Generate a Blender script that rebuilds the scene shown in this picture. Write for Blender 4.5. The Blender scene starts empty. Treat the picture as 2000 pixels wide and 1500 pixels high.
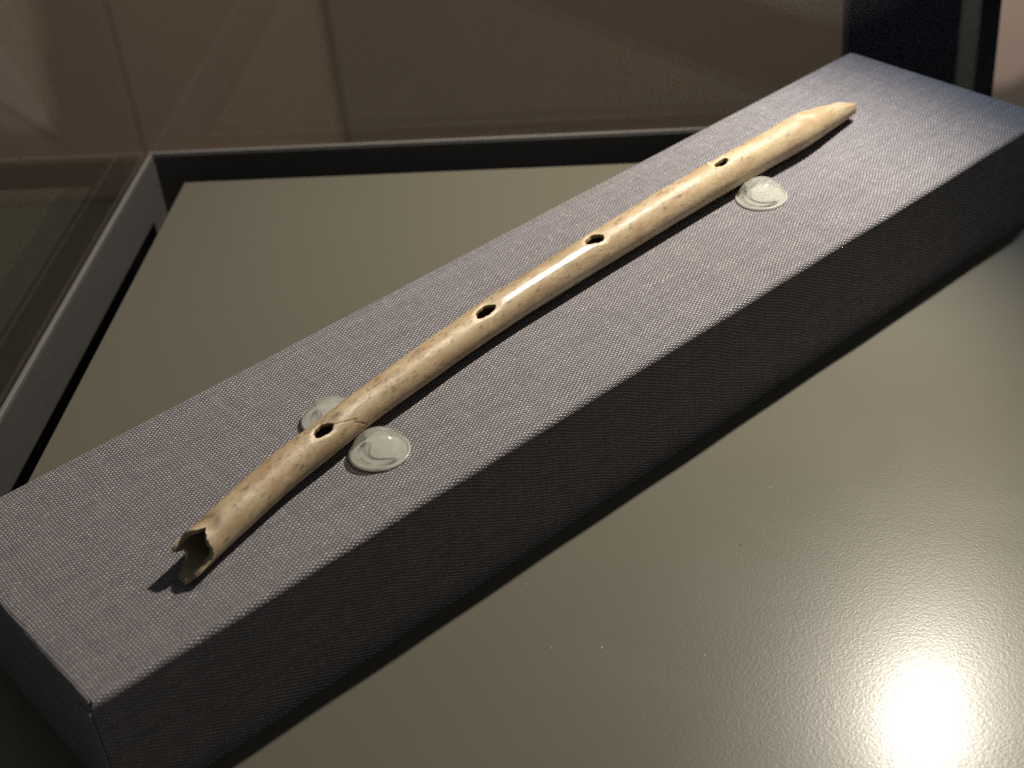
import bpy, math
import numpy as np
from mathutils import Vector, Euler

# ------------------------------------------------------------------ camera, world, lamps
MM = 0.001
scene = bpy.context.scene
col = scene.collection
R = math.radians

cam_data = bpy.data.cameras.new('camera')
cam = bpy.data.objects.new('camera', cam_data)
col.objects.link(cam)
cam.location = (0, 0, 0.16631)
cam.rotation_euler = Euler((R(53.886), R(5.2176), R(-41.078)), 'XYZ')
cam_data.sensor_width = 36.0
cam_data.lens = 36.0 * 2949.5 / 2000.0
cam_data.clip_start = 0.01
cam_data.clip_end = 20.0
cam_data.dof.use_dof = True
cam_data.dof.focus_distance = 0.285
cam_data.dof.aperture_fstop = 23.0
scene.camera = cam

world = bpy.data.worlds.new('World')
scene.world = world
world.use_nodes = True
bg = world.node_tree.nodes['Background']
bg.inputs['Color'].default_value = (0.97, 1.0, 1.0, 1)
bg.inputs['Strength'].default_value = 0.088

vs = scene.view_settings
vs.view_transform = 'Standard'
vs.look = 'None'
vs.exposure = 0.0
vs.gamma = 1.0
scene.cycles.use_denoising = False
scene.cycles.max_bounces = 14
scene.cycles.transparent_max_bounces = 16
scene.cycles.transmission_bounces = 12
scene.cycles.caustics_refractive = True
scene.cycles.caustics_reflective = False
scene.cycles.sample_clamp_indirect = 2.5
scene.cycles.filter_width = 1.05


def spot(name, loc, target, power, colour, size, blend, radius):
    d = bpy.data.lights.new(name, 'SPOT')
    d.energy = power
    d.color = colour
    d.spot_size = R(size)
    d.spot_blend = blend
    d.shadow_soft_size = radius
    o = bpy.data.objects.new(name, d)
    col.objects.link(o)
    o.location = Vector(loc) * MM
    o.rotation_euler = (Vector(target) - Vector(loc)).to_track_quat('-Z', 'Y').to_euler()
    return o


# case axes: the display case stands at about 45 degrees to the plinth
TH = R(-135.75)
eL = np.array([math.cos(TH), math.sin(TH)])                    # along the left rail, towards the viewer
eB = np.array([math.cos(TH + math.pi / 2), math.sin(TH + math.pi / 2)])   # along the back rail, to the right
BOARD = np.array([161.74, 350.97])                               # rear corner of the floor board
GAP = 11.5
KK = BOARD - GAP * eL - GAP * eB                                 # inner rear corner of the frame
FZ = -26.0                                                        # top of the case floor


def case_pt(a, b, z):
    p = KK + a * eB + b * eL
    return (p[0], p[1], z)


KEY = spot('display_spot_lamp', (312, 196.5, 196), (70, 233, 0), 4.9, (1.0, 0.915, 0.78), 94, 0.50, 0.004)
COOL = spot('cool_spot_lamp', (545, 230, 400), (300, 205, 0), 8.0, (0.60, 0.75, 1.0), 19, 1.0, 0.02)
WALL_PATCH = spot('wall_patch_spot', case_pt(330, -360, 80), case_pt(370, -690, -262), 4.0, (1.0, 0.84, 0.76), 13.5, 0.2, 0.004)  # added unseen spot, cone edge shaped to draw the diagonal shade
WALL_FILL = spot('wall_fill_spot', case_pt(60, -230, 520), case_pt(40, -700, -300), 5.8, (1.0, 0.89, 0.79), 80, 1.0, 0.06)  # added unseen fill that brightens the brown wall


# ------------------------------------------------------------------ helpers
class NT:
    """small expression builder for shader nodes"""
    def __init__(self, name):
        self.mat = bpy.data.materials.new(name)
        self.mat.use_nodes = True
        self.t = self.mat.node_tree
        self.t.nodes.clear()
        self.out = self.t.nodes.new('ShaderNodeOutputMaterial')

    def node(self, kind, **props):
        n = self.t.nodes.new(kind)
        for k, v in props.items():
            setattr(n, k, v)
        return n

    def link(self, a, b):
        self.t.links.new(a, b)

    def put(self, sock, v):
        if isinstance(v, bpy.types.NodeSocket):
            self.link(v, sock)
        else:
            sock.default_value = v

    def m(self, op, a, b=0.0, c=0.0, clamp=False):
        n = self.node('ShaderNodeMath', operation=op, use_clamp=clamp)
        for s, v in zip(n.inputs, (a, b, c)):
            self.put(s, v)
        return n.outputs[0]

    def mix(self, f, a, b, blend='MIX'):
        n = self.node('ShaderNodeMix', data_type='RGBA', blend_type=blend)
        self.put(n.inputs['Factor'], f)
        self.put(n.inputs['A'], a if isinstance(a, bpy.types.NodeSocket) else (*a, 1))
        self.put(n.inputs['B'], b if isinstance(b, bpy.types.NodeSocket) else (*b, 1))
        return n.outputs['Result']

    def ramp(self, f, lo, hi):
        n = self.node('ShaderNodeMapRange', interpolation_type='SMOOTHSTEP')
        self.put(n.inputs[0], f)
        n.inputs[1].default_value = lo
        n.inputs[2].default_value = hi
        return n.outputs[0]

    def noise(self, vec, scale, detail=3.0, rough=0.55, dist=0.0):
        n = self.node('ShaderNodeTexNoise')
        self.put(n.inputs['Vector'], vec)
        n.inputs['Scale'].default_value = scale
        n.inputs['Detail'].default_value = detail
        n.inputs['Roughness'].default_value = rough
        n.inputs['Distortion'].default_value = dist
        return n.outputs['Fac']

    def comb(self, x, y, z=0.0):
        n = self.node('ShaderNodeCombineXYZ')
        for s, v in zip(n.inputs, (x, y, z)):
            self.put(s, v)
        return n.outputs[0]

    def sep(self, v):
        n = self.node('ShaderNodeSeparateXYZ')
        self.link(v, n.inputs[0])
        return n.outputs

    def coord(self, which):
        return self.node('ShaderNodeTexCoord').outputs[which]

    def attr(self, name):
        return self.node('ShaderNodeAttribute', attribute_name=name).outputs['Fac']

    def bump(self, h, dist, strength=1.0, normal=None):
        n = self.node('ShaderNodeBump')
        n.inputs['Strength'].default_value = strength
        n.inputs['Distance'].default_value = dist
        self.put(n.inputs['Height'], h)
        if normal is not None:
            self.link(normal, n.inputs['Normal'])
        return n.outputs[0]

    def principled(self, **kw):
        n = self.node('ShaderNodeBsdfPrincipled')
        for k, v in kw.items():
            k = k.replace('_', ' ')
            if isinstance(v, tuple) and len(v) == 3:
                v = (*v, 1)
            self.put(n.inputs[k], v)
        return n

    def done(self, shader):
        self.link(shader, self.out.inputs['Surface'])
        return self.mat


def mesh_object(name, verts, faces, mat, parent=None, smooth=True, uv=None, attrs=None, normals=None):
    """verts in millimetres"""
    me = bpy.data.meshes.new(name)
    me.from_pydata((np.asarray(verts, float) * MM).tolist(), [], [list(map(int, f)) for f in faces])
    if uv is not None:
        lay = me.uv_layers.new(name='UVMap')
        idx = np.empty(len(me.loops), dtype=np.int32)
        me.loops.foreach_get('vertex_index', idx)
        lay.data.foreach_set('uv', np.asarray(uv, np.float32)[idx].ravel())
    for k, v in (attrs or {}).items():
        a = me.attributes.new(k, 'FLOAT', 'POINT')
        a.data.foreach_set('value', np.asarray(v, np.float32))
    me.polygons.foreach_set('use_smooth', np.full(len(me.polygons), smooth))
    me.update()
    if normals is not None:
        me.normals_split_custom_set_from_vertices(np.asarray(normals, float).tolist())
    me.materials.append(mat)
    o = bpy.data.objects.new(name, me)
    col.objects.link(o)
    if parent is not None:
        o.parent = parent
    return o


def empty(name, label, cat, loc, group=None):
    o = bpy.data.objects.new(name, None)
    col.objects.link(o)
    o.empty_display_size = 0.01
    o.location = Vector(loc) * MM
    tag(o, label, cat, group)
    return o


def tag(o, label, cat, group=None):
    o['label'] = label
    o['category'] = cat
    if group:
        o['group'] = group


def bevel_box(size, bev, seg=2):
    """box centred on x,y with its bottom at z = 0; returns verts (mm), faces"""
    import bmesh
    bm = bmesh.new()
    bmesh.ops.create_cube(bm, size=1.0)
    for v in bm.verts:
        v.co = Vector((v.co.x * size[0], v.co.y * size[1], (v.co.z + 0.5) * size[2]))
    if bev > 0:
        bmesh.ops.bevel(bm, geom=list(bm.edges), offset=bev, segments=seg, affect='EDGES', profile=0.5)
    bm.verts.ensure_lookup_table()
    V = [tuple(v.co) for v in bm.verts]
    F = [[v.index for v in f.verts] for f in bm.faces]
    bm.free()
    return V, F


def case_box(name, a0, a1, b0, b1, z0, z1, mat, parent=None, bev=0.0, origin=None):
    """box in case axes: a along the back rail (eB), b along the left rail (eL)"""
    o = KK if origin is None else origin
    V, F = bevel_box((a1 - a0, b1 - b0, z1 - z0), bev)
    out = []
    for x, y, z in V:
        p = o + (x + (a0 + a1) / 2) * eB + (y + (b0 + b1) / 2) * eL
        out.append((p[0], p[1], z + z0))
    # eB, eL orientation: keep outward faces
    cross = eB[0] * eL[1] - eB[1] * eL[0]
    if cross < 0:
        F = [f[::-1] for f in F]
    if parent is not None:
        pl = np.array(parent.location) / MM
        out = [(x - pl[0], y - pl[1], z - pl[2]) for x, y, z in out]
    return mesh_object(name, out, F, mat, parent, smooth=False)


# ------------------------------------------------------------------ materials
def weave_material():
    n = NT('grey_bookcloth')
    uv = n.coord('UV')
    s = n.sep(uv)
    pa, pb = 0.63 * MM, 0.36 * MM                 # pitch of the threads across and along the block
    wob = n.m('ADD', n.noise(uv, 140.0, 3.0), n.m('MULTIPLY', n.noise(uv, 22.0, 2.0), 3.0))
    wob2 = n.noise(n.comb(n.m('ADD', s[0], 3.1), n.m('ADD', s[1], 1.7)), 140.0, 3.0)
    wob2 = n.m('ADD', wob2, n.m('MULTIPLY', n.noise(n.comb(n.m('ADD', s[0], 7.1), s[1]), 22.0, 2.0), 3.0))
    x = n.m('DIVIDE', n.m('ADD', s[0], n.m('MULTIPLY', n.m('SUBTRACT', wob, 0.5), 1.1 * MM)), pa)
    y = n.m('DIVIDE', n.m('ADD', s[1], n.m('MULTIPLY', n.m('SUBTRACT', wob2, 0.5), 0.9 * MM)), pb)
    fx, fy = n.m('FLOOR', x), n.m('FLOOR', y)
    px = n.m('ABSOLUTE', n.m('SINE', n.m('MULTIPLY', x, math.pi)))
    py = n.m('ABSOLUTE', n.m('SINE', n.m('MULTIPLY', y, math.pi)))
    par = n.m('MODULO', n.m('ABSOLUTE', n.m('ADD', fx, fy)), 2.0)       # which thread lies on top
    over = n.m('SUBTRACT', 1.0, par)
    hw = n.m('MULTIPLY', n.m('POWER', py, 0.6), n.m('POWER', px, 0.45))
    hf = n.m('MULTIPLY', n.m('MULTIPLY', n.m('POWER', px, 0.6), n.m('POWER', py, 0.6)), 0.45)
    w1 = n.node('ShaderNodeTexWhiteNoise', noise_dimensions='1D')
    n.link(fx, w1.inputs['W'])
    w2 = n.node('ShaderNodeTexWhiteNoise', noise_dimensions='1D')
    n.link(n.m('ADD', fy, 77.3), w2.inputs['W'])
    wc = n.node('ShaderNodeTexWhiteNoise', noise_dimensions='2D')
    n.link(n.comb(fx, fy), wc.inputs['Vector'])
    slub1 = n.noise(n.comb(n.m('MULTIPLY', fx, 0.37), n.m('MULTIPLY', s[1], 130.0)), 1.0, 2.0)
    slub2 = n.noise(n.comb(n.m('MULTIPLY', s[0], 130.0), n.m('MULTIPLY', fy, 0.37), 5.0), 1.0, 2.0)
    tone1 = n.m('ADD', n.m('MULTIPLY', w1.outputs[0], 0.30), n.m('ADD', slub1, n.m('MULTIPLY', wc.outputs[0], 0.25)))
    tone2 = n.m('ADD', n.m('MULTIPLY', w2.outputs[0], 0.30), n.m('ADD', slub2, n.m('MULTIPLY', wc.outputs[0], 0.25)))
    h = n.m('ADD', n.m('MULTIPLY', hw, over), n.m('MULTIPLY', hf, par))
    h2 = n.m('MULTIPLY', h, n.m('ADD', 0.65, n.m('MULTIPLY', tone2, 0.5)))
    top = n.mix(n.ramp(tone2, 0.35, 1.15), (0.226, 0.208, 0.222), (0.395, 0.366, 0.376))
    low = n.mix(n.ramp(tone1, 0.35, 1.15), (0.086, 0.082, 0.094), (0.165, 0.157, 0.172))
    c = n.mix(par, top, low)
    fleck = n.m('MULTIPLY', n.ramp(wc.outputs[0], 0.93, 0.99), over)
    c = n.mix(n.m('MULTIPLY', fleck, 0.28), c, (0.66, 0.63, 0.60))
    c = n.mix(n.m('MULTIPLY', n.m('SUBTRACT', 1.0, n.ramp(h, 0.02, 0.45)), 0.78), c, (0.040, 0.040, 0.047))  # shade between the threads painted into the colour
    bs = n.principled(Base_Color=c, Roughness=0.85, Sheen_Weight=0.05, Sheen_Roughness=0.5,
                      Normal=n.bump(h2, 0.17 * MM, 0.9))
    bs.inputs['Specular IOR Level'].default_value = 0.25
    return n.done(bs.outputs[0])


def board_material():
    n = NT('olive_grey_satin_lacquer')
    o = n.coord('Object')
    orange = n.noise(o, 2100.0, 2.0, 0.6)
    broad = n.noise(o, 9.0, 3.0)
    smudge = n.noise(o, 32.0, 4.0, 0.65, 0.8)
    c = n.mix(broad, (0.110, 0.103, 0.081), (0.126, 0.117, 0.092))
    bs = n.principled(Base_Color=c, Roughness=n.m('ADD', 0.25, n.m('MULTIPLY', smudge, 0.12)), Coat_Weight=0.08,
                      Coat_Roughness=n.m('ADD', 0.125, n.m('MULTIPLY', smudge, 0.09)), Normal=n.bump(orange, 0.05 * MM, 0.5))
    n.link(n.bump(orange, 0.03 * MM, 0.5), bs.inputs['Coat Normal'])
    bs.inputs['Specular IOR Level'].default_value = 0.16
    return n.done(bs.outputs[0])


def plain(name, colour, rough=0.5, spec=0.5, grain=0.0, scale=600.0, metal=0.0):
    n = NT(name)
    o = n.coord('Object')
    f = n.noise(o, scale, 4.0)
    c = n.mix(f, tuple(v * (1 - grain) for v in colour), tuple(min(1, v * (1 + grain)) for v in colour))
    bs = n.principled(Base_Color=c, Roughness=n.m('ADD', rough - 0.04, n.m('MULTIPLY', f, 0.08)), Metallic=metal,
                      Normal=n.bump(f, 0.05 * MM, 0.2))
    bs.inputs['Specular IOR Level'].default_value = spec
    return n.done(bs.outputs[0])


def pane_material():
    n = NT('clear_pane_glass')
    fr = n.node('ShaderNodeFresnel')
    bf = n.node('ShaderNodeNewGeometry').outputs['Backfacing']
    n.link(n.m('SUBTRACT', 1.5, n.m('MULTIPLY', bf, 1.5 - 1 / 1.5)), fr.inputs['IOR'])
    tr = n.node('ShaderNodeBsdfTransparent')
    tr.inputs['Color'].default_value = (0.95, 0.955, 0.945, 1)
    gl = n.node('ShaderNodeBsdfGlossy')
    gl.inputs['Roughness'].default_value = 0.02
    mx = n.node('ShaderNodeMixShader')
    n.link(fr.outputs[0], mx.inputs[0])
    n.link(tr.outputs[0], mx.inputs[1])
    n.link(gl.outputs[0], mx.inputs[2])
    return n.done(mx.outputs[0])


def gel_material():
    n = NT('clear_polyurethane')
    o = n.coord('Object')
    haze = n.noise(o, 700.0, 3.0)
    fr = n.node('ShaderNodeFresnel')
    fr.inputs['IOR'].default_value = 1.46
    rf = n.node('ShaderNodeBsdfRefraction')
    rf.inputs['Color'].default_value = (0.97, 0.97, 0.94, 1)
    rf.inputs['Roughness'].default_value = 0.0
    rf.inputs['IOR'].default_value = 1.46
    gl = n.node('ShaderNodeBsdfGlossy')
    gl.inputs['Roughness'].default_value = 0.04
    bmp = n.bump(n.noise(o, 330.0, 2.0), 0.25 * MM, 0.35)
    n.link(bmp, rf.inputs['Normal'])
    n.link(bmp, gl.inputs['Normal'])
    mx = n.node('ShaderNodeMixShader')
    # unrefracted share added so lamp light reaches the pad under the dome
    tr = n.node('ShaderNodeBsdfTransparent')
    tr.inputs['Color'].default_value = (0.97, 0.97, 0.94, 1)
    mt = n.node('ShaderNodeMixShader')
    mt.inputs[0].default_value = 0.38
    n.link(tr.outputs[0], mt.inputs[1])
    n.link(rf.outputs[0], mt.inputs[2])
    back = n.node('ShaderNodeNewGeometry').outputs['Backfacing']
    n.link(n.m('ADD', n.m('MULTIPLY', fr.outputs[0], n.m('SUBTRACT', 1.0, back)), n.m('MULTIPLY', back, 0.22)), mx.inputs[0])
    n.link(n.m('ADD', 0.03, n.m('MULTIPLY', back, 0.11)), gl.inputs['Roughness'])
    n.link(mt.outputs[0], mx.inputs[1])
    n.link(gl.outputs[0], mx.inputs[2])
    milk = n.principled(Base_Color=(0.88, 0.87, 0.82), Roughness=0.2)
    milk.inputs['Subsurface Weight'].default_value = 1.0
    milk.inputs['Subsurface Radius'].default_value = (1, 1, 1)
    milk.inputs['Subsurface Scale'].default_value = 5.0 * MM
    my = n.node('ShaderNodeMixShader')
    n.link(n.m('ADD', 0.07, n.m('MULTIPLY', n.ramp(haze, 0.35, 0.75), 0.12)), my.inputs[0])
    n.link(mx.outputs[0], my.inputs[1])
    n.link(milk.outputs[0], my.inputs[2])
    return n.done(my.outputs[0])


def bone_material():
    n = NT('old_polished_bone')
    uv = n.coord('UV')
    s = n.sep(uv)
    lng = n.comb(n.m('MULTIPLY', s[0], 0.16), s[1])
    med = n.comb(n.m('MULTIPLY', s[0], 0.45), s[1])
    streak = n.noise(lng, 1500.0, 4.0, 0.6, 0.4)
    fine = n.noise(lng, 5200.0, 3.0, 0.6)
    blotch = n.noise(med, 210.0, 5.0, 0.62, 0.6)
    warm = n.noise(uv, 60.0, 3.0)
    pits = n.noise(med, 1000.0, 5.0, 0.65, 0.25)
    stain = n.attr('stain')
    pale = n.attr('pale')
    gloss = n.attr('gloss')
    c = n.mix(n.ramp(warm, 0.3, 0.7), (0.415, 0.328, 0.200), (0.450, 0.345, 0.198))
    c = n.mix(n.m('MULTIPLY', n.ramp(streak, 0.40, 0.62), 0.70), c, (0.365, 0.270, 0.160))
    c = n.mix(n.m('MULTIPLY', n.ramp(fine, 0.46, 0.70), 0.50), c, (0.60, 0.51, 0.365))
    c = n.mix(n.m('MULTIPLY', n.ramp(blotch, 0.43, 0.62), 0.80), c, (0.330, 0.222, 0.120))
    c = n.mix(n.m('MULTIPLY', n.ramp(pits, 0.55, 0.70), 0.60), c, (0.215, 0.130, 0.060))
    c = n.mix(n.m('MULTIPLY', pale, 0.70), c, (0.600, 0.480, 0.300))
    c = n.mix(stain, c, (0.080, 0.043, 0.018))
    hgt = n.m('ADD', n.m('MULTIPLY', streak, 0.6), n.m('MULTIPLY', n.ramp(pits, 0.55, 0.70), -0.9))
    hgt = n.m('ADD', hgt, n.m('MULTIPLY', fine, 0.35))
    rough = n.m('ADD', 0.42, n.m('MULTIPLY', blotch, 0.25))
    dull = n.m('SUBTRACT', 1.0, gloss)
    crough = n.m('ADD', 0.15, n.m('MULTIPLY', dull, n.m('ADD', 0.10, n.m('MULTIPLY', blotch, 0.45))))
    bs = n.principled(Base_Color=c, Roughness=rough, Normal=n.bump(hgt, 0.06 * MM, 0.6),
                      Coat_Weight=n.m('ADD', 0.20, n.m('MULTIPLY', gloss, 0.80)), Coat_Roughness=crough)
    n.link(n.bump(hgt, 0.02 * MM, 0.3), bs.inputs['Coat Normal'])
    bs.inputs['Subsurface Weight'].default_value = 0.15
    bs.inputs['Subsurface Radius'].default_value = (1.0, 0.6, 0.3)
    bs.inputs['Subsurface Scale'].default_value = 0.6 * MM
    return n.done(bs.outputs[0])


M_CLOTH = weave_material()
M_BOARD = board_material()
M_RAIL = plain('black_satin_metal', (0.055, 0.053, 0.052), 0.34, 0.6, 0.12, 500)
M_TRIM = plain('grey_anodised_trim', (0.155, 0.147, 0.143), 0.32, 0.5, 0.1, 700)
M_VOID = plain('black_felt', (0.012, 0.012, 0.012), 0.9, 0.1, 0.2, 900)
M_PANE = pane_material()
M_GEL = gel_material()
def flange_material():
    n = NT('translucent_flange')
    tr = n.node('ShaderNodeBsdfTransparent')
    tl = n.node('ShaderNodeBsdfTranslucent')
    tl.inputs['Color'].default_value = (0.85, 0.84, 0.78, 1)
    bs = n.principled(Base_Color=(0.78, 0.77, 0.72), Roughness=n.m('ADD', 0.12, n.m('MULTIPLY', n.noise(n.coord('Object'), 800.0), 0.1)))
    a = n.node('ShaderNodeMixShader')
    a.inputs[0].default_value = 0.5
    n.link(bs.outputs[0], a.inputs[1])
    n.link(tl.outputs[0], a.inputs[2])
    b = n.node('ShaderNodeMixShader')
    b.inputs[0].default_value = 0.55
    n.link(tr.outputs[0], b.inputs[1])
    n.link(a.outputs[0], b.inputs[2])
    return n.done(b.outputs[0])


M_FLANGE = flange_material()
M_PAD = plain('milky_adhesive', (0.70, 0.69, 0.65), 0.5, 0.4, 0.15, 700)
M_BONE = bone_material()
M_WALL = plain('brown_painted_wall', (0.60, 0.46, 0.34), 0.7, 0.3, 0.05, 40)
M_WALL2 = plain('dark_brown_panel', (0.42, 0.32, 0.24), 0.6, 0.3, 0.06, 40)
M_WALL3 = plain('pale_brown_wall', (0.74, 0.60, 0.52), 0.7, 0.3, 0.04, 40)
M_FLOOR = plain('dark_carpet', (0.20, 0.18, 0.14), 0.9, 0.2, 0.2, 120)
M_BLACK = plain('black_lacquer', (0.010, 0.010, 0.012), 0.5, 0.3, 0.2, 300)
M_EDGE = plain('frosted_glass_edge', (0.92, 0.80, 0.70), 0.4, 0.5, 0.15, 300)
M_DUST = plain('pale_lint', (0.75, 0.72, 0.66), 0.9, 0.2, 0.1, 900)

# ------------------------------------------------------------------ the setting
floor = case_box('floor', -1600, 1800, -900, 1500, -424, -414, M_FLOOR)
floor['kind'] = 'structure'
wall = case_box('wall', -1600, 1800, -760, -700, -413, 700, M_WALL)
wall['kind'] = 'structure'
case_box('reflected_rail_band', -1600, -100, -699.5, -690, -412, -377, M_WALL2, wall)  # stand-in band for the back rail mirrored in the left glass
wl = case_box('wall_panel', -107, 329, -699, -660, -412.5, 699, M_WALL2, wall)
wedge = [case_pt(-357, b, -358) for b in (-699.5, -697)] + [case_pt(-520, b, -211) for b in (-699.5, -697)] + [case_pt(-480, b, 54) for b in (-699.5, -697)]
mesh_object('light_patch_wedge', wedge, [(0, 2, 4), (1, 5, 3), (0, 1, 3, 2), (2, 3, 5, 4), (4, 5, 1, 0)], M_WALL3, wall, False)  # added pale wedge imitating a patch of light behind the left glass
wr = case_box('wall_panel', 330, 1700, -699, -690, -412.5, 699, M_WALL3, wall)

# ------------------------------------------------------------------ the display case
CASE_LABEL = 'glass display case with black metal base rails and olive grey floor board'
case = empty('display_case', CASE_LABEL, 'display case', (KK[0], KK[1], -60))
LEN_A, LEN_B = 460.0, 320.0
board = case_box('floor_board', GAP, LEN_A, GAP, LEN_B, FZ - 14, FZ, M_BOARD, case, 0.25)
case_box('base_tray', -3, LEN_A, -3, LEN_B, -60, -54, M_VOID, case)
rz = -23.4
back_rail = case_box('base_rail', -1.6, LEN_A, -1.4, 0.0, -53.8, rz, M_RAIL, case, 0.3)
left_rail = case_box('base_rail', -1.4, 0.0, 0.15, LEN_B, -53.8, rz, M_RAIL, case, 0.3)
case_box('trim_strip', -1.6, LEN_A, -1.5, -0.3, rz + 0.05, rz + 0.6, M_TRIM, case, 0.2)
case_box('trim_strip', -1.5, -0.3, 0.05, LEN_B, rz + 0.05, rz + 0.6, M_TRIM, case, 0.2)
case_box('glass_pane', -3.7, LEN_A, -5.8, -1.8, -50, 260, M_PANE, case)
case_box('glass_pane', -5.8, -1.8, -1.6, LEN_B, -50, 260, M_PANE, case)

# ------------------------------------------------------------------ neighbouring case seen through the glass
nb = empty('neighbouring_case', 'black upright case corner with a pale glass edge beyond the far plinth end',
           'display case', (KK + 215 * eB - 62 * eL).tolist() + [-413])


def wall_box(name, a0, a1, b0, b1, z0, z1, mat, parent):
    return case_box(name, a0, a1, b0, b1, z0, z1, mat, parent, 0.6)


wall_box('black_panel', 198.0, 230.0, -70, -54, -412.8, 690, M_BLACK, nb)
wall_box('glass_edge', 230.2, 236.4, -67, -56, -412.8, 690, M_EDGE, nb)
wall_box('corner_post', 236.6, 241.4, -70, -54, -412.8, 690, M_BLACK, nb)


# ------------------------------------------------------------------ the cloth covered plinth
def plinth():
    x0, x1, y0, y1, h = 41.8, 292.8, 168.3, 226.4, 26.0
    r = 1.2
    root = empty('cloth_covered_plinth', 'long low block covered in grey woven cloth lying diagonally on the case floor',
                 'plinth', ((x0 + x1) / 2, (y0 + y1) / 2, -h))
    loc = np.array([(x0 + x1) / 2, (y0 + y1) / 2, -h])
    # cover: grid wrapped over four sides, profile radius r
    nx, ny = 60, 30

    def axis(lo, hi, n):
        flat = np.linspace(lo + r, hi - r, n)
        return flat
    # parametric unwrapped coordinate: distance t along (side - arc - top - arc - side)
    side = h - r
    arc = r * math.pi / 2

    def prof(lo, hi, n):
        t, pos, drop = [], [], []
        for q in np.linspace(-side - arc, -arc, 8)[:-1]:
            t.append(q); pos.append(lo); drop.append(-q - arc + r)
        for q in np.linspace(0, 1, 7):
            a = q * math.pi / 2
            t.append(-arc + q * arc); pos.append(lo + r - r * math.cos(a)); drop.append(r - r * math.sin(a))
        for q in np.linspace(0, hi - lo - 2 * r, n)[1:-1]:
            t.append(q); pos.append(lo + r + q); drop.append(0)
        for q in np.linspace(0, 1, 7):
            a = q * math.pi / 2
            t.append(hi - lo - 2 * r + q * arc); pos.append(hi - r + r * math.sin(a)); drop.append(r - r * math.cos(a))
        for q in np.linspace(0, side, 8)[1:]:
            t.append(hi - lo - 2 * r + arc + q); pos.append(hi); drop.append(r + q)
        return map(np.array, (t, pos, drop))
    rng = np.random.default_rng(3)
    # front/top/back sheet (runs over the long edges)
    tx = np.linspace(x0 + r, x1 - r, 126)
    t, pos, drop = prof(y0, y1, 24)
    V, UV, F = [], [], []
    sag = lambda x, y: 0.10 * math.sin(x * 0.045 + 1.0) * math.sin(y * 0.09)
    for x in tx:
        for k in range(len(t)):
            wob = 0.06 * math.sin(x * 0.31 + k) * (1 if drop[k] < 1.2 else 0.3)
            edge = (0.07 * math.sin(x * 0.11 + 0.5) + 0.05 * math.sin(x * 0.27 + 2.0)) * math.exp(-((pos[k] - y0) / 2.5) ** 2)
            q_ = min(max(drop[k], 0) / r, 1.0)
            xe_ = x - (r - 0.22) * q_ if x == tx[0] else (x + (r - 0.22) * q_ if x == tx[-1] else x)
            V.append((xe_ - loc[0], pos[k] - loc[1] - edge * (1 if drop[k] > 0.2 else 0.3), -max(drop[k], 0) + h + edge * 0.4 * (drop[k] < 0.6)))
            UV.append((xe_ * MM, (y0 + t[k]) * MM))
    m = len(t)
    for i in range(len(tx) - 1):
        for k in range(m - 1):
            F.append((i * m + k, (i + 1) * m + k, (i + 1) * m + k + 1, i * m + k + 1))
    mesh_object('cloth_cover', V, F, M_CLOTH, root, True, UV)
    # end flaps: rounded over the short edges then straight down
    for sx, xe, sgn in ((x0, x0 + r, -1), (x1, x1 - r, 1)):
        V, UV, F = [], [], []
        rows = []
        for q in np.linspace(0, 1, 7):
            a = q * math.pi / 2
            rows.append((xe + sgn * r * math.sin(a), r - r * math.cos(a), q * arc))
        for q in np.linspace(0, side, 8)[1:]:
            rows.append((xe + sgn * r, r + q, arc + q))
        ys = np.linspace(y0, y1, 40)
        for (xx, dz, tt) in rows:
            for y in ys:
                # corners of the flap are rounded with the block
                e = min(y - y0, y1 - y)
                dzz = dz + (r - math.sqrt(max(r * r - (r - e) ** 2, 0)) if e < r else 0)
                V.append((xx - loc[0], y - loc[1], h - dzz if dz < side else h - dz))
                UV.append(((xe + sgn * tt) * MM, y * MM))
        mm_ = len(ys)
        for i in range(len(rows) - 1):
            for k in range(mm_ - 1):
                f = (i * mm_ + k, (i + 1) * mm_ + k, (i + 1) * mm_ + k + 1, i * mm_ + k + 1)
                F.append(f if sgn > 0 else f[::-1])
        mesh_object('end_flap', V, F, M_CLOTH, root, True, UV)
    # folded corner seam at the near end
    V, Fx = bevel_box((0.5, 3.2, h - 1.3), 0.2)
    V = [(x + (x0 - 0.15) - loc[0], y + (y0 + 1.5) - loc[1], z + 0.1) for x, y, z in V]
    mesh_object('corner_fold', V, Fx, M_CLOTH, root, True, [((p[1] + 300) * MM, p[2] * MM) for p in V])
    return root


plinth()

# ------------------------------------------------------------------ the bone flute
TAB = np.array([
    (64.0, 180.45, 3.95, 3.42), (68.82, 182.03, 3.91, 3.41), (72.47, 183.21, 3.84, 3.36), (82.55, 186.24, 3.93, 3.43), (92.83, 189.00, 4.04, 3.42),
    (103.08, 190.85, 4.24, 3.33), (113.74, 193.00, 4.24, 3.28), (124.20, 194.45, 4.32, 3.41), (138.20, 196.65, 4.14, 3.46),
    (152.54, 198.30, 4.14, 3.64), (166.70, 199.15, 4.28, 3.76), (182.17, 200.02, 4.34, 3.83), (197.87, 200.75, 4.50, 3.98),
    (214.83, 201.40, 4.50, 3.98), (232.57, 201.60, 4.45, 3.96), (243.11, 201.75, 4.45, 3.95), (251.56, 202.60, 4.05, 3.62),
    (259.15, 203.15, 3.33, 2.95), (264.0, 203.40, 2.85, 2.40)])


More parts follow.
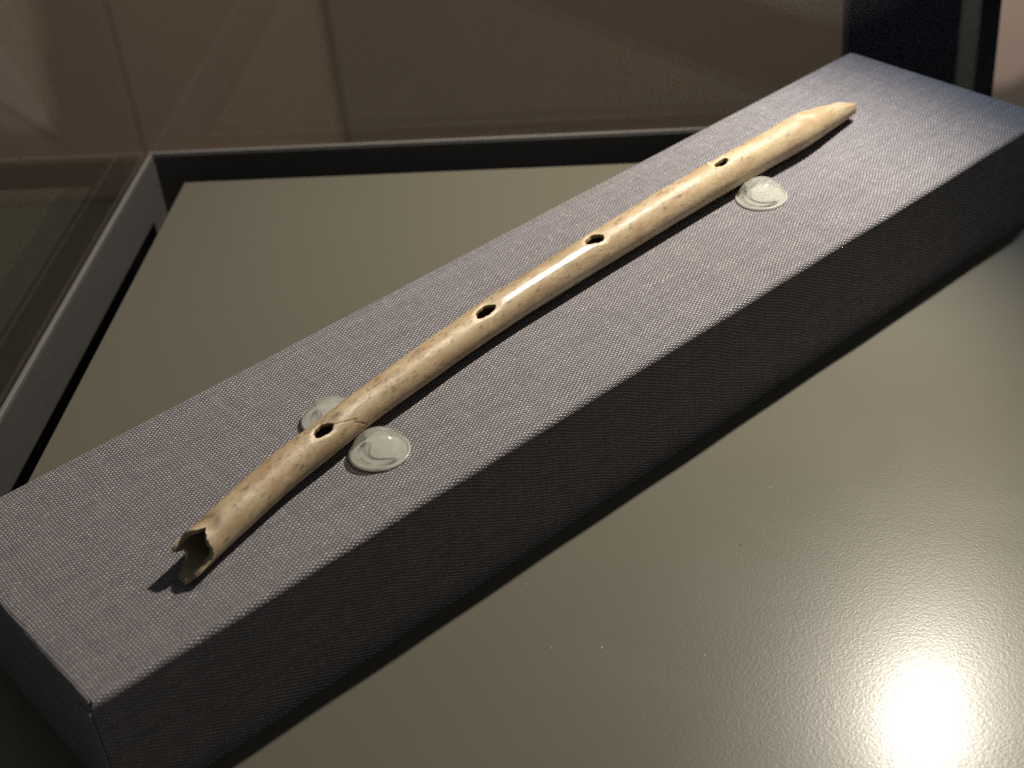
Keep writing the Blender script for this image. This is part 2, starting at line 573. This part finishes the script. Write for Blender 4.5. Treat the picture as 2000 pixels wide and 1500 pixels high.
def catmull(xs, table):
    """smooth interpolation of the table columns"""
    X = table[:, 0]
    out = []
    for c in range(1, table.shape[1]):
        Y = table[:, c]
        d = np.gradient(Y, X)
        i = np.clip(np.searchsorted(X, xs) - 1, 0, len(X) - 2)
        h = X[i + 1] - X[i]
        s = (xs - X[i]) / h
        out.append((2 * s**3 - 3 * s**2 + 1) * Y[i] + (s**3 - 2 * s**2 + s) * h * d[i]
                   + (-2 * s**3 + 3 * s**2) * Y[i + 1] + (s**3 - s**2) * h * d[i + 1])
    return out


def value_noise(u, v, seed, per=None):
    """smooth value noise; v is periodic with integer period per"""
    rng = np.random.default_rng(seed)
    g = rng.random((512, 64))
    iu, iv = np.floor(u).astype(int), np.floor(v).astype(int)
    fu, fv = u - iu, v - iv
    fu, fv = fu * fu * (3 - 2 * fu), fv * fv * (3 - 2 * fv)
    w = per or 64
    A = lambda a, b: g[a % 512, (b % w) % 64]
    return ((A(iu, iv) * (1 - fu) + A(iu + 1, iv) * fu) * (1 - fv) + (A(iu, iv + 1) * (1 - fu) + A(iu + 1, iv + 1) * fu) * fv) - 0.5


# finger holes: x, angle from the top towards the viewer (deg), half length, half width (mm), lean, flatness of the near side
HOLES = [
    dict(x=101.3, a=23, l=2.0, w=1.25, lean=0.05, pinch=0.30, dish=0.20),
    dict(x=144.9, a=19, l=2.35, w=1.22, lean=-0.02, pinch=0.10, dish=0.20),
    dict(x=176.4, a=9, l=2.1, w=1.38, lean=0.08, pinch=0.45, dish=0.24),
    dict(x=216.5, a=10, l=2.15, w=0.85, lean=-0.05, pinch=0.15, dish=0.22),
]
END = np.array([(-180, 66.0), (-165, 66.4), (-150, 67.5), (-138, 69.8), (-122, 70.6), (-104, 70.4), (-96, 69.2), (-88, 68.4), (-74, 68.3),
                (-64, 69.0), (-56, 70.6), (-35, 70.9), (-15, 71.1), (0, 71.7), (12, 73.0), (22, 72.2), (40, 71.4), (65, 71.1), (92, 71.0),
                (104, 70.4), (118, 68.4), (130, 67.4), (142, 66.9), (147, 67.4), (152, 66.2), (165, 65.7), (174, 66.2), (180, 66.0)])
CRACK = np.array([(-180, 107.0), (-120, 104.0), (-60, 102.5), (0, 102.6), (23, 103.3), (38, 104.7), (50, 106.1), (58, 107.6), (66, 107.2),
                  (80, 108.3), (100, 109.6), (140, 109.0), (180, 107.0)])


def flute():
    X0, X1, NU, NTH = 64.6, 263.2, 1080, 156
    xb = np.linspace(X0, X1, NU)
    th = np.linspace(-180, 180, NTH, endpoint=False)
    XB, TH_ = np.meshgrid(xb, th, indexing='ij')
    end = np.interp(TH_, END[:, 0], END[:, 1])
    end = end + 0.25 * value_noise(TH_ * 0.12 + 40, TH_ * 0, 5) + 0.15 * value_noise(TH_ * 0.4 + 90, TH_ * 0, 6)
    span = 16.0
    fall = np.clip(1 - (XB - X0) / span, 0, 1)
    X = XB + (end - X0) * fall
    A = TH_.copy()                                        # degrees, + towards the viewer
    RAD = 3.7
    deg2mm = RAD * math.pi / 180
    Fh = []
    for hI in HOLES:
        dx, dv = X - hI['x'], (A - hI['a']) * deg2mm

        def field(dx, dv):
            dv2 = dv - hI['lean'] * dx
            l = hI['l'] * np.ones_like(dx)
            w = hI['w'] * (1 + hI['pinch'] * np.clip(dx / hI['l'], -1, 1))
            ang = np.arctan2(dv2 / w, dx / l)
            wob = 1 + 0.09 * np.sin(3 * ang + hI['x']) + 0.05 * np.sin(5 * ang + 2 * hI['x']) + 0.04 * np.sin(2 * ang + 3 * hI['x']) + 0.03 * np.sin(9 * ang + hI['x'])
            return np.sqrt((np.abs(dx) / l) ** 2.2 + (np.abs(dv2) / w) ** 2.2 + 1e-9) / wob
        for _ in range(3):
            Fv = field(dx, dv)
            cell = 0.125 / hI['w']
            near = np.abs(Fv - 1) < cell * 0.62
            sc = np.where(near, 1 / np.maximum(Fv, 1e-3), 1)
            dx, dv = dx * sc, dv * sc
        X = hI['x'] + dx
        A = hI['a'] + dv / deg2mm
        Fh.append(field(dx, dv))
    Y0, Z0, R0 = catmull(X, TAB)
    # bone is not a lathe: gently three sided section, slow swellings, long flat facets
    ar = np.radians(A)
    rr = R0 * (1 + 0.018 * np.cos(2 * (ar - 0.5)) + 0.014 * np.cos(3 * ar + 0.6) + 0.006 * np.cos(5 * ar + X * 0.02))
    rr = rr + 0.10 * value_noise(X * 0.07 + 10, (A + 180) / 60, 7, 6) + 0.05 * value_noise(X * 0.25 + 60, (A + 180) / 30, 8, 12)
    rr = rr + 0.018 * value_noise(X * 1.2, (A + 180) / 12, 9, 30)
    stain = np.zeros_like(X)
    pale = np.zeros_like(X)
    rimpart = -np.ones(X.shape, int)
    for k, (hI, Fv) in enumerate(zip(HOLES, Fh)):
        d = np.clip((Fv - 1) / 0.75, 0, 1)
        dish = hI['dish'] * (1 - d) ** 1.6
        # scraped flat towards both ends of the hole
        dx, dv = X - hI['x'], (A - hI['a']) * deg2mm
        flat = np.exp(-(dx / (hI['l'] * 1.7)) ** 4) * np.exp(-(dv / (hI['w'] * 1.5)) ** 2)
        rr = rr - dish - 0.10 * flat
        pale = np.maximum(pale, np.clip(1.2 - np.abs(Fv - 1.25) / 0.35, 0, 1) * 0.8)
        rimpart[(Fv < 1.75)] = k
    # brown soil round the first hole, white chip at the fourth
    def blob(x, a, sx, sa):
        return np.exp(-((X - x) / sx) ** 2 - ((A - a) / sa) ** 2)
    n1 = value_noise(X * 1.6 + 5, (A + 180) / 9, 21, 40) + 0.5
    n2 = value_noise(X * 3.2 + 25, (A + 180) / 5, 22, 60) + 0.5
    stain = np.maximum(stain, 1.0 * blob(105.2, 12, 1.3, 13) * np.clip(n2 * 0.8 + 0.6, 0, 1))
    stain = np.maximum(stain, 0.6 * blob(102.0, -3, 2.6, 13) * np.clip(n2 * 1.4 + 0.3, 0, 1))
    stain = np.maximum(stain, 0.45 * blob(97.5, 22, 2.0, 22) * np.clip(n2 * 2.2 - 0.3, 0, 1))
    ring5 = np.exp(-((np.hypot((X - 73.2) / 2.6, (A - 8) / 34) - 0.9) / 0.28) ** 2) * (X > 73)
    stain = np.maximum(stain, 0.55 * ring5 * np.clip(n1 * 1.2 + 0.35, 0, 1))
    for (x, a, sx, sa, k) in ((112.5, 25, 1.6, 3, .8), (115.6, 12, 1.8, 4, .8), (110.2, 33, 1.0, 5, .6), (128.5, 6, .5, 3, .8), (130.0, 12, .4, 3, .7),
                              (131.8, -4, .5, 3, .7), (154.0, -8, 1.4, 4, .5), (157.6, -14, 1.2, 4, .55), (168.0, 48, 2.2, 7, .4), (184.0, 40, .6, 3, .55),
                              (93.0, 20, 1.0, 4, .6), (90.6, 26, .7, 4, .5), (86.0, 15, 2.0, 9, .4), (141.8, 62, .5, 4, .6), (232.0, 20, 1.6, 6, .35),
                              (225.5, -6, 1.0, 5, .4), (205.0, 35, 2.5, 6, .35), (120.0, 55, 2.0, 7, .4), (80.5, 25, 1.0, 6, .4)):
        stain = np.maximum(stain, k * blob(x, a, sx, sa) * np.clip(n2 * 2.6 - 0.45, 0, 1))
    rngs = np.random.default_rng(77)
    for _ in range(230):
        x = rngs.choice([rngs.uniform(74, 262), rngs.normal(90, 9), rngs.normal(116, 8), rngs.normal(150, 14), rngs.normal(190, 14)])
        a = rngs.choice([rngs.uniform(-40, 110), rngs.normal(22, 18)])
        sx, sa = rngs.uniform(0.2, 1.1), rngs.uniform(2.5, 9.0)
        lo = np.searchsorted(xb, x - 12)
        hi = np.searchsorted(xb, x + 4)
        if hi - lo < 4:
            continue
        sl = slice(lo, hi)
        b_ = np.exp(-((X[sl] - x + 0.05 * (A[sl] - a)) / sx) ** 2 - ((A[sl] - a) / sa) ** 2)
        stain[sl] = np.maximum(stain[sl], rngs.uniform(0.3, 0.75) * b_ * np.clip(n2[sl] * 2.2 - 0.1, 0, 1))
    cr = np.interp(A, CRACK[:, 0], CRACK[:, 1]) + 0.25 * value_noise(A * 0.25 + 70, A * 0, 31)
    crack = np.exp(-((X - cr) / 0.20) ** 2) * ((A > 15) & (A < 120))
    rr = rr - 0.09 * crack
    stain = np.maximum(stain, 0.75 * crack)
    rr = rr + 0.10 * blob(104.5, 2, 1.4, 12) * (n2 - 0.3)
    rr = rr + 0.45 * blob(214.0, -14, 0.5, 7)
    pale = np.maximum(pale, blob(214.0, -14, 0.6, 9) * 1.3).clip(0, 1)
    # remains of a fifth hole: scooped hollow at the broken end
    rr = rr - 0.28 * np.exp(-((X - 73.6) / 1.5) ** 2 - ((A - 10) / 24) ** 2)
    # long polished facet facing the lamp
    win = np.exp(-((X - 163) / 14) ** 6)
    c0 = np.cos(np.radians(np.clip(A - 27, -60, 60)))
    flat = np.minimum(rr, rr * math.cos(math.radians(8)) / np.maximum(c0, 0.5))
    rr = np.where(np.abs(A - 27) < 60, rr * (1 - win) + flat * win, rr)
    # mouth end pared flat on its upper side
    dl = np.interp(X, [240, 244.5, 251.6, 259, 264], [9, 3.72, 2.47, 1.32, 0.78])
    cc = np.cos(np.radians(A + 12))
    rr = np.where(cc > 0.2, np.minimum(rr, dl / np.maximum(cc, 0.2)), rr)
    # tip rounding
    tipf = np.clip((X - (X1 - 0.7)) / 0.7, 0, 1)
    rr = rr * np.sqrt(np.clip(1 - 0.97 * tipf ** 3, 0.003, 1))
    rin = np.minimum(rr * 0.78, rr - 0.62 - 0.30 * np.exp(-((X - 66) / 9) ** 2)) + 0.06 * value_noise(X * 0.8, (A + 180) / 15, 12, 24)
    rin = np.maximum(rin, rr * 0.3)
    # section flattened towards the mouth end: pared from the top and the back
    par = np.clip((X - 244) / 18, 0, 1)
    dY = np.gradient(catmull(xb, TAB)[0], xb)
    slope = np.interp(X, xb, dY)
    nrm = 1 / np.sqrt(1 + slope ** 2)

    def place(rad):
        up = np.cos(ar) * rad
        out = np.sin(ar) * rad
        up = up * (1 - 0.02 * par)
        return np.stack([X + out * slope * nrm, Y0 - out * nrm, Z0 + up], -1)
    PO, PI_ = place(rr), place(rin)
    base = np.array([165.0, 198.0, 0.0])
    n_out = NU * NTH
    V = np.concatenate([PO.reshape(-1, 3), PI_.reshape(-1, 3)]) - base
    circ = A * deg2mm
    UV = np.stack([X.ravel(), circ.ravel()], -1) * MM
    UV = np.concatenate([UV, UV + 0.7])
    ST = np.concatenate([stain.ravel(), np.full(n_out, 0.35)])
    GLs = np.clip(1.25 * np.exp(-((X - 163) / 13.5) ** 4), 0, 1) * 0.9 + 0.25 * np.exp(-((X - 195) / 14) ** 2) + 0.15 * np.exp(-((X - 85) / 10) ** 2)
    GL = np.concatenate([np.clip(GLs.ravel(), 0, 1), np.zeros(n_out)])
    PA = np.concatenate([pale.ravel(), np.zeros(n_out)])
    i, j = np.meshgrid(np.arange(NU - 1), np.arange(NTH), indexing='ij')
    j2 = (j + 1) % NTH
    quad = np.stack([i * NTH + j, i * NTH + j2, (i + 1) * NTH + j2, (i + 1) * NTH + j], -1).reshape(-1, 4)
    Ff = np.stack([f.ravel() for f in Fh], 0)
    keep = np.ones(len(quad), bool)
    for f in Ff:
        keep &= ~(f[quad].mean(1) < 0.999)
    q = quad[keep]
    # part of each face
    xc = X.ravel()[q].mean(1)
    crc = cr.ravel()[q].mean(1)
    part = np.zeros(len(q), int)
    part[xc < crc] = 1
    part[xc > 243.0] = 2
    rp = rimpart.ravel()[q].max(1)
    part = np.where(rp >= 0, 3 + rp, part)
    # boundary edges -> wall between the outer and inner surface
    e = np.concatenate([q[:, [a, (a + 1) % 4]] for a in range(4)])
    ef = np.tile(np.arange(len(q)), 4)
    key = np.sort(e, 1)
    kk = key[:, 0].astype(np.int64) * n_out + key[:, 1]
    _, inv, cnt = np.unique(kk, return_inverse=True, return_counts=True)
    bd = cnt[inv] == 1
    be, bf = e[bd], ef[bd]
    allf = np.concatenate([q, q[:, ::-1] + n_out, np.stack([be[:, 1], be[:, 0], be[:, 0] + n_out, be[:, 1] + n_out], -1)])
    allp = np.concatenate([part, part, part[bf]])
    # orientation: outward
    a, b, c, d = (V[allf[:, k]] for k in range(4))
    fn = np.cross(c - a, d - b)
    ctr = V[q].mean(1)[0] - (np.array([X.ravel()[q[0, 0]], Y0.ravel()[q[0, 0]], Z0.ravel()[q[0, 0]]]) - base)
    if (fn[0] * ctr).sum() < 0:
        allf = allf[:, ::-1]
        fn = -fn
    vn = np.zeros_like(V)
    for k in range(4):
        np.add.at(vn, allf[:, k], fn)
    vn /= np.maximum(np.linalg.norm(vn, axis=1, keepdims=True), 1e-12)
    root = empty('bone_flute', 'curved polished tan bone flute with four finger holes and one broken end', 'flute', base)
    names = ['tube', 'broken_end', 'mouthpiece'] + ['finger_hole'] * 4
    for pI, nm in enumerate(names):
        ff = allf[allp == pI]
        used, idx = np.unique(ff, return_inverse=True)
        ff = idx.reshape(ff.shape)
        o = mesh_object(nm, V[used], ff, M_BONE, root, True, UV[used], {'stain': ST[used], 'pale': PA[used], 'gloss': GL[used]}, vn[used])
        if nm == 'broken_end':
            o['label'] = 'lower end with a jagged broken rim below the crack'
        if nm == 'mouthpiece':
            o['label'] = 'pared tapering tip of the flute'
    return root


flute()


# ------------------------------------------------------------------ clear bumper feet holding the flute
def bumper(x, y, rad, height, label, seed):
    root = empty('clear_bumper', label, 'bumper', (x, y, 0.06), 'clear bumpers holding the flute')
    rng = np.random.default_rng(seed)
    NA = 96
    Rs = ((rad - 0.35) ** 2 + (height - 0.5) ** 2) / (2 * (height - 0.5))
    prof = [(rad - 0.38, 0.135), (rad - 0.36, 0.30), (rad - 0.35, 0.50)]
    a0 = math.asin((rad - 0.35) / Rs)
    for q in np.linspace(0.03, 1, 22):
        a = a0 * (1 - q)
        prof.append((Rs * math.sin(a), 0.5 + height - 0.5 - Rs * (1 - math.cos(a))))
    V, F = [], []
    ph = rng.random(3) * 6.28
    for (r_, z_) in prof:
        for k in range(NA):
            t = 2 * math.pi * k / NA
            w = 1 + 0.008 * math.sin(2 * t + ph[0]) + 0.004 * math.sin(3 * t + ph[1])
            V.append((r_ * w * math.cos(t), r_ * w * math.sin(t), z_))
    n = len(prof)
    for i in range(n - 1):
        for k in range(NA):
            k2 = (k + 1) % NA
            F.append((i * NA + k, i * NA + k2, (i + 1) * NA + k2, (i + 1) * NA + k))
    import bmesh
    o = mesh_object('dome', V, F, M_GEL, root)
    bm = bmesh.new()
    bm.from_mesh(o.data)
    bmesh.ops.remove_doubles(bm, verts=bm.verts, dist=1e-7)
    bmesh.ops.recalc_face_normals(bm, faces=bm.faces)
    if max(bm.faces, key=lambda f: f.calc_center_median().z).normal.z < 0:
        bmesh.ops.reverse_faces(bm, faces=bm.faces)
    bm.to_mesh(o.data)
    bm.free()
    o.cycles.is_caustics_caster = True
    V, F = [], []
    for z_ in (0.0, 0.13):
        for k in range(48):
            t = 2 * math.pi * k / 48
            V.append(((rad - 0.2) * math.cos(t), (rad - 0.2) * math.sin(t), z_))
    F = [(k, (k + 1) % 48, 48 + (k + 1) % 48, 48 + k) for k in range(48)] + [tuple(range(48, 96)), tuple(range(47, -1, -1))]
    ring = [(rad - 0.34, 0.14), (rad - 0.05, 0.14), (rad, 0.28), (rad - 0.03, 0.44), (rad - 0.12, 0.54), (rad - 0.34, 0.58)]
    RV, RF = [], []
    for (r_, z_) in ring:
        for k in range(NA):
            t = 2 * math.pi * k / NA
            w = 1 + 0.008 * math.sin(2 * t + ph[0]) + 0.004 * math.sin(3 * t + ph[1])
            RV.append((r_ * w * math.cos(t), r_ * w * math.sin(t), z_))
    nr = len(ring)
    for i in range(nr):
        for k in range(NA):
            k2, i2 = (k + 1) % NA, (i + 1) % nr
            RF.append((i * NA + k, i * NA + k2, i2 * NA + k2, i2 * NA + k))
    fl = mesh_object('base_flange', RV, RF, M_FLANGE, root)
    fl.cycles.is_caustics_receiver = True
    p = mesh_object('adhesive_pad', V, F, M_PAD, root, False)
    p.cycles.is_caustics_receiver = True
    return root


bumper(109.3, 184.6, 5.6, 4.6, 'fully visible clear dome bumper touching the flute at its crack', 1)
bumper(109.0, 199.4, 5.6, 4.1, 'clear dome bumper mostly hidden by the flute beside its soiled finger hole', 2)
bumper(221.2, 193.4, 5.7, 4.6, 'clear dome bumper beside the narrow finger hole next to the mouth end', 3)
KEY.data.cycles.is_caustics_light = True


# ------------------------------------------------------------------ dust
def dust():
    rng = np.random.default_rng(11)
    spots = [(113.95, 146.94), (120.1, 140.72), (155.97, 140.8), (161.93, 132.02), (153.2, 152.1), (131.1, 126.71), (172.0, 147.59), (121.46, 162.2)]
    for _ in range(26):
        spots.append((rng.uniform(70, 240), rng.uniform(80, 160)))
    V, F = [], []
    for n, (x, y) in enumerate(spots):
        L = rng.uniform(0.2, 0.4) if n < 8 else rng.uniform(0.03, 0.08)
        a = rng.uniform(0, 6.28)
        c, s = math.cos(a), math.sin(a)
        b = len(V)
        for dx, dy, dz in ((-L, 0, 0.03), (L, 0, 0.03), (0, L * 0.45, 0.03), (0, -L * 0.45, 0.03), (0, 0, 0.03 + L * 0.6), (0, 0, 0.005)):
            V.append((x + dx * c - dy * s, y + dx * s + dy * c, FZ + dz))
        for f in ((0, 3, 4), (3, 1, 4), (1, 2, 4), (2, 0, 4), (3, 0, 5), (1, 3, 5), (2, 1, 5), (0, 2, 5)):
            F.append([b + k for k in f])
    for (x, z, L, a) in ((205.0, -4.0, 0.5, 1.9), (229.5, -10.5, 0.22, 0.4), (176.0, -6.5, 0.25, 2.6), (140.0, -9.0, 0.2, 0.9), (112.0, -5.0, 0.3, 2.2)):
        b = len(V)
        c, s = math.cos(a) * L, math.sin(a) * L
        w = 0.035
        for k, (u, v_) in enumerate(((-1, 0), (0, 0.25), (1, 0))):
            for dx, dy, dz in ((0, -0.02, w), (0, -0.10, 0), (0, -0.02, -w)):
                V.append((x + u * c - v_ * s * 0.6 + dx, 168.2 + dy, z + u * s + v_ * c * 0.6 + dz))
        for k in range(2):
            for m_ in range(3):
                m2 = (m_ + 1) % 3
                F.append([b + k * 3 + m_, b + k * 3 + m2, b + k * 3 + 3 + m2, b + k * 3 + 3 + m_])
    o = mesh_object('dust', V, F, M_DUST, None, False)
    o['kind'] = 'stuff'
    tag(o, 'pale specks of dust and lint on the olive floor board and dark cloth side', 'dust')


dust()
